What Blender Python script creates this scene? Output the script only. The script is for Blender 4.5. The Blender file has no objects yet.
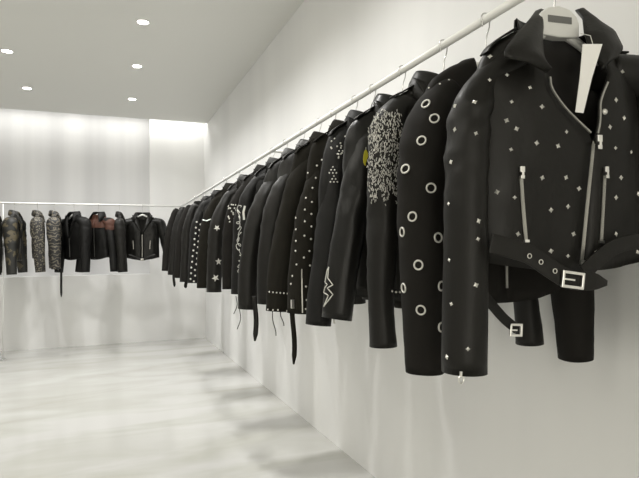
import bpy, math, random
from mathutils import Vector, Matrix, noise
from mathutils.bvhtree import BVHTree

random.seed(7)
SC = bpy.context.scene
COL = SC.collection

# ------------------------------------------------------------------ camera
F, CX, CY = 550.0, 319.5, 239.0
CAM_H = 1.12
YAW, PITCH, ROLL = math.radians(21.4), math.radians(1.30), math.radians(-0.67)
cd = bpy.data.cameras.new('camera')
cam = bpy.data.objects.new('camera', cd)
COL.objects.link(cam)
SC.camera = cam
cd.sensor_fit = 'HORIZONTAL'
cd.sensor_width = 36.0
cd.lens = 36.0 * F / 639.0
cd.clip_start = 0.05
CAM_R = (Matrix.Rotation(-YAW, 4, 'Z') @ Matrix.Rotation(math.radians(90) + PITCH, 4, 'X') @ Matrix.Rotation(ROLL, 4, 'Z'))
CAM_M = Matrix.Translation((0, 0, CAM_H)) @ CAM_R
cam.matrix_world = CAM_M
CAM_P = Vector((0, 0, CAM_H))

# ------------------------------------------------------------------ world, exposure, large lights
w = bpy.data.worlds.new('world')
SC.world = w
w.use_nodes = True
w.node_tree.nodes['Background'].inputs[0].default_value = (0.9, 0.95, 1.0, 1)
w.node_tree.nodes['Background'].inputs[1].default_value = 0.0
SC.view_settings.view_transform = 'Standard'
SC.view_settings.look = 'None'
SC.view_settings.exposure = 1.30
SC.view_settings.gamma = 1.0
SC.view_settings.use_curve_mapping = False

CEIL = 2.79
WALL_X, BACK_Y = 1.245, 7.35
LEFT_X, FRONT_Y = -3.6, -3.2
COVE_Y = 7.10


def area(name, loc, rot, sx, sy, power, color=(1, 1, 1), spread=180):
    l = bpy.data.lights.new(name, 'AREA')
    l.shape = 'RECTANGLE'
    l.size, l.size_y = sx, sy
    l.energy = power
    l.color = color
    l.spread = math.radians(spread)
    o = bpy.data.objects.new(name, l)
    COL.objects.link(o)
    o.location = loc
    o.rotation_euler = rot
    return o


area('cove_light', ((LEFT_X + WALL_X) / 2, 7.20, 2.88), (math.radians(10), 0, 0), WALL_X - LEFT_X - 0.1, 0.10, 7.0, (1.0, 0.985, 0.94))
# unseen fill lights added left of and behind the camera, no real fixtures
area('added_ceiling_fill', (-1.5, 1.6, CEIL - 0.02), (0, 0, 0), 1.4, 3.0, 19, (1.0, 0.965, 0.87))
area('added_front_fill', (-1.2, FRONT_Y + 0.05, 1.5), (math.radians(90), 0, 0), 3.4, 2.2, 30, (1.0, 0.955, 0.84))  # warm fill added to lift the nearest jacket and wall; no window here
DOWNLIGHT_W = 25.0


# ------------------------------------------------------------------ helpers
def ray(px, py):
    d = Vector(((px - CX) / F, -(py - CY) / F, -1.0))
    return (CAM_R.to_3x3() @ d).normalized()


def on_plane(px, py, p0, n):
    d = ray(px, py)
    return CAM_P + d * ((p0 - CAM_P).dot(n) / d.dot(n))


def zdepth(p):
    return -(CAM_M.inverted() @ p).z


def lerp(a, b, t):
    return a + (b - a) * t


def interp(tab, x):
    """piecewise smooth interpolation of rows (x, v1, v2 ...)"""
    if x <= tab[0][0]:
        return list(tab[0][1:])
    for a, b in zip(tab, tab[1:]):
        if x <= b[0]:
            t = (x - a[0]) / (b[0] - a[0])
            return [lerp(p, q, t) for p, q in zip(a[1:], b[1:])]
    return list(tab[-1][1:])


def catmull(pts, n):
    out = []
    P = [pts[0] * 2 - pts[1]] + list(pts) + [pts[-1] * 2 - pts[-2]]
    for i in range(1, len(P) - 2):
        a, b, c, d = P[i - 1], P[i], P[i + 1], P[i + 2]
        for k in range(n):
            t = k / n
            out.append(0.5 * ((2 * b) + (c - a) * t + (2 * a - 5 * b + 4 * c - d) * t * t + (3 * b - a - 3 * c + d) * t ** 3))
    out.append(pts[-1].copy())
    return out


class MB:
    def __init__(self):
        self.v, self.f = [], []

    def add(self, verts, faces):
        o = len(self.v)
        self.v += [Vector(p) for p in verts]
        self.f += [tuple(i + o for i in f) for f in faces]

    def box(self, c, s, M=None):
        c = Vector(c)
        vs = [Vector((x * s[0] / 2, y * s[1] / 2, z * s[2] / 2)) for x in (-1, 1) for y in (-1, 1) for z in (-1, 1)]
        if M is not None:
            vs = [M @ p for p in vs]
        self.add([c + p for p in vs], [(0, 1, 3, 2), (4, 6, 7, 5), (0, 4, 5, 1), (2, 3, 7, 6), (0, 2, 6, 4), (1, 5, 7, 3)])

    def tube(self, pts, r, seg=10, caps=True, closed=False):
        pts = [Vector(p) for p in pts]
        n = len(pts)
        rr = r if isinstance(r, (list, tuple)) else [r] * n
        rings, up = [], None
        for i, p in enumerate(pts):
            if closed:
                t = (pts[(i + 1) % n] - pts[i - 1]).normalized()
            else:
                t = (pts[min(i + 1, n - 1)] - pts[max(i - 1, 0)]).normalized()
            if up is None:
                up = t.orthogonal().normalized()
            up = (up - t * up.dot(t))
            up = up.normalized() if up.length > 1e-6 else t.orthogonal().normalized()
            b = t.cross(up)
            rings.append([p + (up * math.cos(a) + b * math.sin(a)) * rr[i] for a in [2 * math.pi * k / seg for k in range(seg)]])
        vs = [q for R in rings for q in R]
        fs = []
        for i in range(n if closed else n - 1):
            j = (i + 1) % n
            for k in range(seg):
                k2 = (k + 1) % seg
                fs.append((i * seg + k, i * seg + k2, j * seg + k2, j * seg + k))
        if caps and not closed:
            fs.append(tuple(reversed(range(seg))))
            fs.append(tuple((n - 1) * seg + k for k in range(seg)))
        self.add(vs, fs)

    def grid(self, rows, close_u=False):
        """rows of equal length of points"""
        n, m = len(rows), len(rows[0])
        fs = []
        for i in range(n - 1):
            for k in range(m if close_u else m - 1):
                k2 = (k + 1) % m
                fs.append((i * m + k, i * m + k2, (i + 1) * m + k2, (i + 1) * m + k))
        self.add([p for r in rows for p in r], fs)

    def ribbon(self, pts, normals, width, thick):
        """flat strip of real thickness along pts"""
        pts = [Vector(p) for p in pts]
        n = len(pts)
        ww = width if isinstance(width, (list, tuple)) else [width] * n
        rows = []
        for i, p in enumerate(pts):
            t = (pts[min(i + 1, n - 1)] - pts[max(i - 1, 0)]).normalized()
            nn = Vector(normals[i] if isinstance(normals, list) else normals)
            s = t.cross(nn).normalized()
            nn = s.cross(t).normalized()
            h, q = s * ww[i] / 2, nn * thick
            rows.append([p - h, p + h, p + h + q, p - h + q])
        self.grid(rows, close_u=True)
        o = len(self.v) - 4 * n
        self.f.append((o + 3, o + 2, o + 1, o))
        e = len(self.v) - 4
        self.f.append((e, e + 1, e + 2, e + 3))

    def mesh(self, name):
        me = bpy.data.meshes.new(name)
        me.from_pydata(self.v, [], self.f)
        me.validate()
        me.update()
        return me

    def build(self, name, mat, parent=None, smooth=True, solid=0.0, bevel=0.0, loc=None):
        me = self.mesh(name)
        if smooth:
            me.polygons.foreach_set('use_smooth', [True] * len(me.polygons))
        me.materials.append(mat)
        o = bpy.data.objects.new(name, me)
        COL.objects.link(o)
        if parent is not None:
            o.parent = parent
        if loc is not None:
            o.location = loc
        if bevel:
            m = o.modifiers.new('bevel', 'BEVEL')
            m.width, m.segments, m.limit_method = bevel, 2, 'ANGLE'
        if solid:
            m = o.modifiers.new('solid', 'SOLIDIFY')
            m.thickness, m.offset = abs(solid), (-1 if solid > 0 else 1)
        return o


def empty(name, loc, rz=0.0):
    o = bpy.data.objects.new(name, None)
    COL.objects.link(o)
    o.location = loc
    o.rotation_euler = (0, 0, rz)
    o.empty_display_size = 0.1
    return o


def tag(o, label=None, cat=None, group=None, kind=None):
    if label:
        o['label'] = label
    if cat:
        o['category'] = cat
    if group:
        o['group'] = group
    if kind:
        o['kind'] = kind
    return o


# ------------------------------------------------------------------ materials
def mat(name, col, rough=0.5, metal=0.0, spec=0.5, emit=None, estr=0.0):
    m = bpy.data.materials.new(name)
    m.use_nodes = True
    b = m.node_tree.nodes['Principled BSDF']
    b.inputs['Base Color'].default_value = (*col, 1)
    b.inputs['Roughness'].default_value = rough
    b.inputs['Metallic'].default_value = metal
    b.inputs['Specular IOR Level'].default_value = spec
    if emit:
        b.inputs['Emission Color'].default_value = (*emit, 1)
        b.inputs['Emission Strength'].default_value = estr
    return m


def nd(m, kind, **kw):
    n = m.node_tree.nodes.new(kind)
    for k, v in kw.items():
        if hasattr(n, k):
            setattr(n, k, v)
        else:
            n.inputs[k].default_value = v
    return n


def link(m, a, ao, b, bi):
    m.node_tree.links.new(a.outputs[ao], b.inputs[bi])


def noise_bump(m, scale, strength, dist=0.002, stretch=(1, 1, 1), detail=4):
    b = m.node_tree.nodes['Principled BSDF']
    tc = nd(m, 'ShaderNodeTexCoord')
    mp = nd(m, 'ShaderNodeMapping')
    mp.inputs['Scale'].default_value = stretch
    nz = nd(m, 'ShaderNodeTexNoise', Scale=scale, Detail=detail)
    bp = nd(m, 'ShaderNodeBump', Strength=strength, Distance=dist)
    link(m, tc, 'Object', mp, 'Vector')
    link(m, mp, 'Vector', nz, 'Vector')
    link(m, nz, 'Fac', bp, 'Height')
    link(m, bp, 'Normal', b, 'Normal')
    return nz


def leather(name, col, rough, bump=0.35, spec=0.5):
    col = tuple(c * 0.52 for c in col)
    spec = spec * 0.45
    m = mat(name, col, rough, 0, spec)
    nz = noise_bump(m, 90, bump, 0.0018, (1, 1, 0.6), 5)
    b = m.node_tree.nodes['Principled BSDF']
    n2 = nd(m, 'ShaderNodeTexNoise', Scale=14.0, Detail=3.0)
    tc = [n for n in m.node_tree.nodes if n.type == 'TEX_COORD'][0]
    link(m, tc, 'Object', n2, 'Vector')
    mr = nd(m, 'ShaderNodeMapRange')
    mr.inputs['To Min'].default_value = rough - 0.08
    mr.inputs['To Max'].default_value = rough + 0.10
    link(m, n2, 'Fac', mr, 'Value')
    link(m, mr, 'Result', b, 'Roughness')
    return m


def patterned(name, base, top, mode):
    m = mat(name, base, 0.55)
    b = m.node_tree.nodes['Principled BSDF']
    tc = nd(m, 'ShaderNodeTexCoord')
    ramp = nd(m, 'ShaderNodeValToRGB')
    ramp.color_ramp.interpolation = 'CONSTANT'
    if mode == 'leopard':
        t = nd(m, 'ShaderNodeTexVoronoi', Scale=58.0)
        link(m, tc, 'Object', t, 'Vector')
        link(m, t, 'Distance', ramp, 'Fac')
        ramp.color_ramp.elements[0].color = (*top, 1)
        ramp.color_ramp.elements[1].position = 0.42
        ramp.color_ramp.elements[1].color = (*base, 1)
    elif mode == 'scroll':
        t = nd(m, 'ShaderNodeTexWave', Scale=8.0, Distortion=9.0, Detail=1.0)
        t.wave_type = 'RINGS'
        t.inputs['Detail Scale'].default_value = 2.2
        link(m, tc, 'Object', t, 'Vector')
        link(m, t, 'Fac', ramp, 'Fac')
        ramp.color_ramp.elements[0].color = (*base, 1)
        ramp.color_ramp.elements[1].position = 0.80
        ramp.color_ramp.elements[1].color = (*top, 1)
    else:
        t = nd(m, 'ShaderNodeTexNoise', Scale=13.0, Detail=3.0)
        link(m, tc, 'Object', t, 'Vector')
        link(m, t, 'Fac', ramp, 'Fac')
        ramp.color_ramp.elements[0].color = (*base, 1)
        ramp.color_ramp.elements[1].position = 0.56
        ramp.color_ramp.elements[1].color = (*top, 1)
    link(m, ramp, 'Color', b, 'Base Color')
    return m


M = {}
M['leather'] = leather('black_leather', (0.0150, 0.0138, 0.0115), 0.46)
M['glossy'] = leather('glossy_black_leather', (0.0130, 0.0125, 0.0110), 0.36)
M['matte'] = leather('matte_black_cloth', (0.0180, 0.0160, 0.0135), 0.72, 0.2, 0.3)
M['suede'] = leather('charcoal_suede', (0.0245, 0.0225, 0.0175), 0.85, 0.25, 0.2)
M['black'] = leather('deep_black_leather', (0.0085, 0.0082, 0.0075), 0.55)
M['lining'] = mat('black_satin_lining', (0.014, 0.0125, 0.011), 0.5)
M['brown'] = leather('brown_leather', (0.15, 0.068, 0.048), 0.55)
M['leopard'] = patterned('leopard_cloth', (0.012, 0.011, 0.010), (0.13, 0.115, 0.085), 'leopard')
M['scroll'] = patterned('scrollwork_cloth', (0.010, 0.010, 0.010), (0.12, 0.105, 0.08), 'scroll')
M['camo'] = patterned('mottled_cloth', (0.014, 0.014, 0.012), (0.085, 0.070, 0.040), 'camo')
M['silver'] = mat('silver_metal', (0.78, 0.77, 0.74), 0.28, 1.0)
M['zip'] = mat('zip_metal', (0.34, 0.335, 0.31), 0.38, 0.75)
M['stud'] = mat('stud_metal', (0.62, 0.61, 0.57), 0.42, 0.55)
M['thread'] = mat('white_thread', (0.58, 0.58, 0.54), 0.8)
M['chrome'] = mat('hook_chrome', (0.62, 0.62, 0.62), 0.22, 1.0)
M['rail'] = mat('white_painted_steel', (0.80, 0.80, 0.78), 0.35)
M['hanger'] = mat('white_plastic', (0.62, 0.62, 0.60), 0.35)
M['hanger_label'] = mat('grey_print', (0.12, 0.12, 0.115), 0.5)
M['paper'] = mat('white_paper', (0.80, 0.79, 0.77), 0.8)
M['yellow'] = mat('yellow_card', (0.52, 0.47, 0.03), 0.6)
M['trim'] = mat('downlight_trim', (0.8, 0.8, 0.78), 0.5)
M['lamp'] = mat('downlight_glass', (1, 1, 1), 0.4, emit=(1.0, 0.98, 0.93), estr=9.0)
M['led'] = mat('led_strip', (1, 1, 1), 0.4, emit=(1.0, 0.98, 0.92), estr=6.0)

M['wall'] = mat('white_wall_paint', (0.80, 0.80, 0.795), 0.55, 0, 0.3)
noise_bump(M['wall'], 3.0, 0.05, 0.01, (1, 1, 0.15))
M['ceiling'] = mat('white_ceiling_paint', (0.74, 0.74, 0.71), 0.8, 0, 0.2)
M['panel'] = mat('grey_white_panel', (0.70, 0.70, 0.70), 0.6)


def streaks(m, c0, c1, scale, lo, hi):
    b = m.node_tree.nodes['Principled BSDF']
    tc = nd(m, 'ShaderNodeTexCoord')
    mp = nd(m, 'ShaderNodeMapping')
    mp.inputs['Scale'].default_value = (1, 1, 0.03)
    nz = nd(m, 'ShaderNodeTexNoise', Scale=scale, Detail=3.0)
    rp = nd(m, 'ShaderNodeValToRGB')
    rp.color_ramp.elements[0].position, rp.color_ramp.elements[1].position = lo, hi
    rp.color_ramp.elements[0].color = (*c0, 1)
    rp.color_ramp.elements[1].color = (*c1, 1)
    link(m, tc, 'Object', mp, 'Vector')
    link(m, mp, 'Vector', nz, 'Vector')
    link(m, nz, 'Fac', rp, 'Fac')
    link(m, rp, 'Color', b, 'Base Color')


streaks(M['panel'], (0.56, 0.56, 0.565), (0.67, 0.67, 0.67), 3.2, 0.35, 0.65)
streaks(M['wall'], (0.765, 0.765, 0.76), (0.82, 0.82, 0.81), 2.2, 0.35, 0.65)

fm = mat('poured_white_floor', (0.80, 0.80, 0.77), 0.3, 0, 0.5)
M['floor'] = fm
b = fm.node_tree.nodes['Principled BSDF']
tc = nd(fm, 'ShaderNodeTexCoord')
mp = nd(fm, 'ShaderNodeMapping')
mp.inputs['Scale'].default_value = (0.9, 2.6, 1)
mp.inputs['Rotation'].default_value = (0, 0, math.radians(-14))
nz = nd(fm, 'ShaderNodeTexNoise', Scale=1.25, Detail=4.0, Roughness=0.5, Distortion=0.6)
rp = nd(fm, 'ShaderNodeValToRGB')
rp.color_ramp.elements[0].position, rp.color_ramp.elements[1].position = 0.30, 0.60
rp.color_ramp.elements[0].color = (0.47, 0.47, 0.43, 1)
rp.color_ramp.elements[1].color = (0.57, 0.57, 0.555, 1)
link(fm, tc, 'Object', mp, 'Vector')
link(fm, mp, 'Vector', nz, 'Vector')
link(fm, nz, 'Fac', rp, 'Fac')
link(fm, rp, 'Color', b, 'Base Color')
n2 = nd(fm, 'ShaderNodeTexNoise', Scale=2.0, Detail=2.0)
link(fm, tc, 'Object', n2, 'Vector')
mr = nd(fm, 'ShaderNodeMapRange')
mr.inputs['To Min'].default_value, mr.inputs['To Max'].default_value = 0.11, 0.19
link(fm, n2, 'Fac', mr, 'Value')
link(fm, mr, 'Result', b, 'Roughness')


# ------------------------------------------------------------------ room shell
def struct(name, boxes, m):
    mb = MB()
    for (x0, x1, y0, y1, z0, z1) in boxes:
        mb.box(((x0 + x1) / 2, (y0 + y1) / 2, (z0 + z1) / 2), (x1 - x0, y1 - y0, z1 - z0))
    return tag(mb.build(name, m, smooth=False), kind='structure')


T = 0.15
SLOT_TOP = 3.08
PIL_X, LEDGE_Z, NICHE_Y = 0.55, 0.86, 7.45
struct('floor', [(LEFT_X, WALL_X, FRONT_Y, NICHE_Y + T, -0.1, 0)], M['floor'])
struct('ceiling', [(LEFT_X, WALL_X, FRONT_Y, COVE_Y, CEIL, CEIL + 0.06)], M['ceiling'])
struct('wall_right', [(WALL_X, WALL_X + T, FRONT_Y - T, NICHE_Y + T, 0, SLOT_TOP)], M['wall'])
struct('wall_left', [(LEFT_X - T, LEFT_X, FRONT_Y - T, NICHE_Y + T, 0, SLOT_TOP)], M['wall'])
struct('wall_front', [(LEFT_X, WALL_X, FRONT_Y - T, FRONT_Y, 0, SLOT_TOP)], M['wall'])
struct('wall_back', [(LEFT_X, WALL_X, BACK_Y, NICHE_Y, 0, LEDGE_Z),
                     (PIL_X, WALL_X, BACK_Y, NICHE_Y, LEDGE_Z, SLOT_TOP)], M['wall'])
struct('wall_niche', [(LEFT_X, WALL_X, NICHE_Y, NICHE_Y + T, 0, SLOT_TOP)], M['panel'])
struct('trim_cove', [(LEFT_X, WALL_X, COVE_Y - 0.3, NICHE_Y + T, SLOT_TOP, SLOT_TOP + 0.06),
                     (LEFT_X, WALL_X, COVE_Y - 0.3, COVE_Y - 0.26, CEIL + 0.06, SLOT_TOP)], M['ceiling'])


# ------------------------------------------------------------------ downlights
def beam(parent, loc):
    l = bpy.data.lights.new('downlight_beam', 'SPOT')
    l.energy = DOWNLIGHT_W
    l.color = (1.0, 0.985, 0.955)
    l.spot_size = math.radians(150)
    l.spot_blend = 0.9
    l.shadow_soft_size = 0.045
    o = bpy.data.objects.new('downlight_beam', l)
    COL.objects.link(o)
    o.parent = parent
    o.location = loc


def downlight(x, y, label):
    t = tag(empty('ceiling_downlight', (x, y, CEIL)), label, 'ceiling light', 'recessed downlights')
    mb = MB()
    rows = []
    for r, z in ((0.047, 0), (0.049, -0.004), (0.043, -0.006), (0.038, -0.002)):
        rows.append([Vector((r * math.cos(a), r * math.sin(a), z)) for a in [2 * math.pi * k / 28 for k in range(28)]])
    mb.grid(rows, True)
    mb.build('trim_ring', M['trim'], t)
    mb = MB()
    c = [Vector((0.038 * math.cos(a), 0.038 * math.sin(a), -0.002)) for a in [2 * math.pi * k / 28 for k in range(28)]]
    mb.add([Vector((0, 0, -0.004))] + c, [(0, (k + 1) % 28 + 1, k + 1) for k in range(28)])
    mb.build('lens', M['lamp'], t)
    beam(t, (0, 0, -0.03))
    return t


ZN = Vector((0, 0, 1))
for (px, py), lab in zip([(143, 22), (137, 66), (132, 99), (7, 51), (27, 88)],
                         ['round recessed ceiling downlight, nearest and largest of the right-hand row',
                          'round recessed ceiling downlight in the middle of the right-hand row of three',
                          'round recessed ceiling downlight closest to the glowing cove, in the right-hand row',
                          'round recessed ceiling downlight at the far left, the nearer of that pair',
                          'round recessed ceiling downlight of the left-hand pair, closer to the back wall']):
    p = on_plane(px, py, Vector((0, 0, CEIL)), ZN)
    downlight(p.x, p.y, lab)

for bx, by in ((0.28, 3.15), (0.28, 2.1)):   # the rows go on towards the camera, above the frame
    beam(None, (bx, by, CEIL - 0.03))

# ------------------------------------------------------------------ rails
RAIL_X, RAIL_Y, RAIL_Z = 0.87, 6.75, 1.683
RAIL_R = 0.0105
rail = tag(empty('clothes_rail', (RAIL_X, 2.8, RAIL_Z)),
           'long white steel clothes rail running along the right wall to the far corner', 'clothes rail')
mb = MB()
mb.tube([(0, -3.6, 0), (0, RAIL_Y - 2.8, 0)], RAIL_R, 16)
mb.build('rail_tube', M['rail'], rail)
for yb in (2.94, 4.9, 0.2, -0.72):
    mb = MB()
    dy = yb - 2.8
    mb.tube([(0, dy, 0), (WALL_X - RAIL_X - 0.012, dy, 0)], 0.0075, 12)
    br = mb.build('wall_bracket', M['rail'], rail)
    mb = MB()
    mb.tube([(WALL_X - RAIL_X - 0.014, dy, 0), (WALL_X - RAIL_X - 0.0005, dy, 0)], 0.03, 20)
    mb.build('mounting_plate', M['rail'], br)

post = on_plane(3, 300, Vector((0, RAIL_Y, 0)), Vector((0, 1, 0)))
PX = post.x
rail2 = tag(empty('clothes_rail', (PX, RAIL_Y, 0)),
            'white clothes rail with a floor post across the back wall', 'clothes rail')
mb = MB()
mb.tube([(-1.4, 0, RAIL_Z), (RAIL_X - PX - 0.011, 0, RAIL_Z)], RAIL_R, 16)
mb.build('rail_tube', M['rail'], rail2)
for dx in (0, -1.38):
    mb = MB()
    mb.tube([(dx, 0, 0.008), (dx, 0, RAIL_Z)], 0.0065, 14)
    p = mb.build('post', M['rail'], rail2)
    mb = MB()
    mb.tube([(dx, 0, 0.0), (dx, 0, 0.008), (dx, 0, 0.012)], [0.035, 0.035, 0.012], 20)
    mb.build('foot_plate', M['chrome'], p)

# ------------------------------------------------------------------ jacket builder
NECK_DZ = 0.112       # neck ring below the rail centre
BODY = [  # z, half width, half depth, exponent
    (-0.49, 0.200, 0.058, 2.5), (-0.40, 0.196, 0.062, 2.5), (-0.30, 0.200, 0.068, 2.5), (-0.20, 0.196, 0.072, 2.5),
    (-0.12, 0.186, 0.068, 2.4), (-0.075, 0.172, 0.056, 2.3), (-0.052, 0.158, 0.046, 2.2), (-0.034, 0.134, 0.046, 2.1),
    (-0.018, 0.108, 0.050, 2.0), (-0.006, 0.082, 0.053, 2.0), (0.0, 0.074, 0.054, 2.0)]


class Jacket:
    pass


def body_ring(J, z):
    a = interp(BODY, max(z, -0.49))
    return a[0] * J.wide, a[1] * J.thick, a[2]


def body_pt(J, z, th):
    """th = 0 at the front centre, positive towards +x"""
    wv, dv, n = body_ring(J, z)
    s, c = math.sin(th), math.cos(th)
    x = wv * math.copysign(abs(s) ** (2 / n), s)
    y = -dv * math.copysign(abs(c) ** (2 / n), c)
    return Vector((x, y, z))


def th_at(J, z, x):
    wv, dv, n = body_ring(J, z)
    q = min(0.98, abs(x) / wv)
    return math.copysign(math.asin(q ** (n / 2)), x)


def fold(J, p, amp):
    q = Vector((p.x * 9, p.y * 9, p.z * 3.2)) + J.seed
    q2 = Vector((p.x * 26, p.y * 26, p.z * 14)) + J.seed * 2
    return amp * (noise.noise(q) + 0.35 * noise.noise(q2))


def make_body(J, name='body', z0=None, z1=0.0, grow=0.0, material=None, full=False):
    hem = J.hem if z0 is None else z0
    zs = [lerp(hem, -0.14, k / 16) for k in range(17)] + [-0.12, -0.10, -0.085, -0.072, -0.06, -0.05, -0.042, -0.034, -0.026, -0.018, -0.012, -0.006, 0.0]
    zs = [z for z in zs if z <= z1 + 1e-6]
    m = 72
    rows = []
    J.edges = ([], [])
    for z in zs:
        a0, a1 = (J.front(z) if not full else (-0.0005, 0.0005))
        t0, t1 = th_at(J, z, a0), th_at(J, z, a1)
        row = []
        for k in range(m + 1):
            th = lerp(t0, t1 - 2 * math.pi, k / m)
            p = body_pt(J, z, th)
            nrm = Vector((p.x * 0.35, p.y, 0)).normalized()
            v = max(0.0, min(1.0, (z - hem) / 0.35))
            dip = J.dip * max(0, math.cos(th)) ** 3 * (1 - v) ** 2 if z0 is None else 0
            lim = min(1.0, max(0.0, -z / 0.08))
            p = p + nrm * (fold(J, p, 0.015 * lim) + grow)
            p.z -= dip
            row.append(p)
        J.edges[0].append(row[0])
        J.edges[1].append(row[-1])
        rows.append(row)
    mb = MB()
    mb.grid(rows)
    mb.f = [tuple(reversed(f)) for f in mb.f]
    return mb.build(name, material or J.mat, J.root, solid=0.004), mb


def sleeve_path(J, s, pts):
    """pts: list of (x, y, z, rx) in local coordinates, shoulder to cuff"""
    P = [Vector((0.108 * J.wide * s, 0, -0.076))]
    R = [0.036]
    for (x, y, z, r) in pts:
        P.append(Vector((x * s, y, z)))
        R.append(r)
    RV = [Vector((r, 0, 0)) for r in R]
    return catmull(P, 9), [v.x for v in catmull(RV, 9)]


def make_sleeve(J, s, pts, material=None, name='sleeve'):
    C, R = sleeve_path(J, s, pts)
    n = len(C)
    seg = 28
    rows = []
    for i, p in enumerate(C):
        t = (C[min(i + 1, n - 1)] - C[max(i - 1, 0)]).normalized()
        yv = Vector((0, 1, 0))
        yv = (yv - t * yv.dot(t)).normalized()
        xv = yv.cross(t).normalized()
        f = i / (n - 1)
        flat = lerp(J.sflat, 1.12, f)
        row = []
        for k in range(seg):
            a = 2 * math.pi * k / seg
            d = xv * math.cos(a) + yv * math.sin(a) * flat
            q = p + d * R[i]
            # elbow creases and long folds
            w1 = noise.noise(Vector((q.x * 14, q.y * 14, q.z * 5)) + J.seed)
            w2 = noise.noise(Vector((q.x * 20, q.y * 20, q.z * 34)) + J.seed * 1.7)
            el = math.exp(-((f - 0.52) / 0.2) ** 2)
            q = q + d.normalized() * (0.0065 * w1 + 0.0050 * el * w2 + 0.0012 * w2) * min(1, f * 4)
            row.append(q)
        rows.append(row)
    # turned-in cuff edge
    last = rows[-1]
    c = C[-1]
    rows.append([c + (q - c) * 0.90 + Vector((0, 0, 0.002)) for q in last])
    rows.append([c + (q - c) * 0.86 + Vector((0, 0, 0.05)) for q in last])
    mb = MB()
    mb.grid(rows, True)
    e = len(mb.v) - seg
    mb.f.append(tuple(e + k for k in range(seg)))
    mb.f.append(tuple(reversed(range(seg))))
    return mb.build(name, material or J.mat, J.root), mb


def make_collar(J, stand=0.034, fall=0.052, tip=0.04, ang=150, material=None):
    rows = []
    nw, ndp = 0.074 * J.wide, 0.054 * J.thick
    for k in range(41):
        a = math.radians(lerp(-ang, ang, k / 40))
        base = Vector((nw * math.sin(a), ndp * math.cos(a), 0))
        d = Vector((math.sin(a), math.cos(a) * 0.6, 0))
        e = abs(a) / math.radians(ang)
        up = stand * (1 - 0.75 * e ** 3)
        L = fall + tip * e ** 2
        out = 0.014 + 0.045 * e ** 2
        if e > 0.8:
            d = d + Vector((math.copysign(0.5, a), -0.1, 0)) * (e - 0.8) * 2
        row = [base + Vector((0, 0, -0.01)), base * 1.02 + Vector((0, 0, up * 0.6)), base * 1.03 + Vector((0, 0, up)),
               base * 1.05 + d * 0.007 + Vector((0, 0, up + 0.003)), base * 1.05 + d * 0.013 + Vector((0, 0, up - 0.004)),
               base * 1.05 + d * (0.015 + out * 0.5) + Vector((0, 0, up - L * 0.5)),
               base * 1.05 + d * (0.012 + out) + Vector((0, 0, max(up - L, -0.02 - 0.10 * e) - 0.012 * e))]
        rows.append(row)
    mb = MB()
    mb.grid(rows)
    return mb.build('collar', material or J.mat, J.root, solid=-0.0025)


def make_lapel(J, s):
    """a notched flap folded back along the open front edge"""
    rows = []
    for k in range(15):
        f = k / 14
        z = lerp(-0.03, J.vz, f)
        x = J.front(z)[0 if s < 0 else 1]
        wv = (0.065 * (1 - f) ** 0.8 + 0.004) * (1.15 if f > 0.25 else 0.9)
        row = []
        for j in range(6):
            g = j / 5
            xx = x + s * wv * g
            p = body_pt(J, z, th_at(J, z, xx))
            row.append(p + Vector((0, -0.006 - 0.010 * math.sin(g * 2.4), 0.03 * g * (1 - f))))
        rows.append(row)
    mb = MB()
    mb.grid(rows)
    return mb.build('lapel', J.mat, J.root, solid=-0.0025)


def make_epaulette(J, s):
    pts, wd = [], []
    for k in range(9):
        x = lerp(0.098, 0.165, k / 8) * J.wide
        top = None
        for o, bvh in J.surf:
            r = bvh.ray_cast(J.M @ Vector((s * x, -0.004, 0.3)), Vector((0, 0, -1)))
            if r[0] is not None and (top is None or r[0].z > top):
                top = r[0].z
        if top is None:
            continue
        pts.append(Vector((s * x, -0.004, top - J.M.translation.z + 0.0015)))
        wd.append(0.030 if k > 0 else 0.018)
    mb = MB()
    mb.ribbon(pts, Vector((0, 0, 1)), wd, 0.004)
    return mb.build('epaulette', J.mat, J.root, bevel=0.001)


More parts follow.
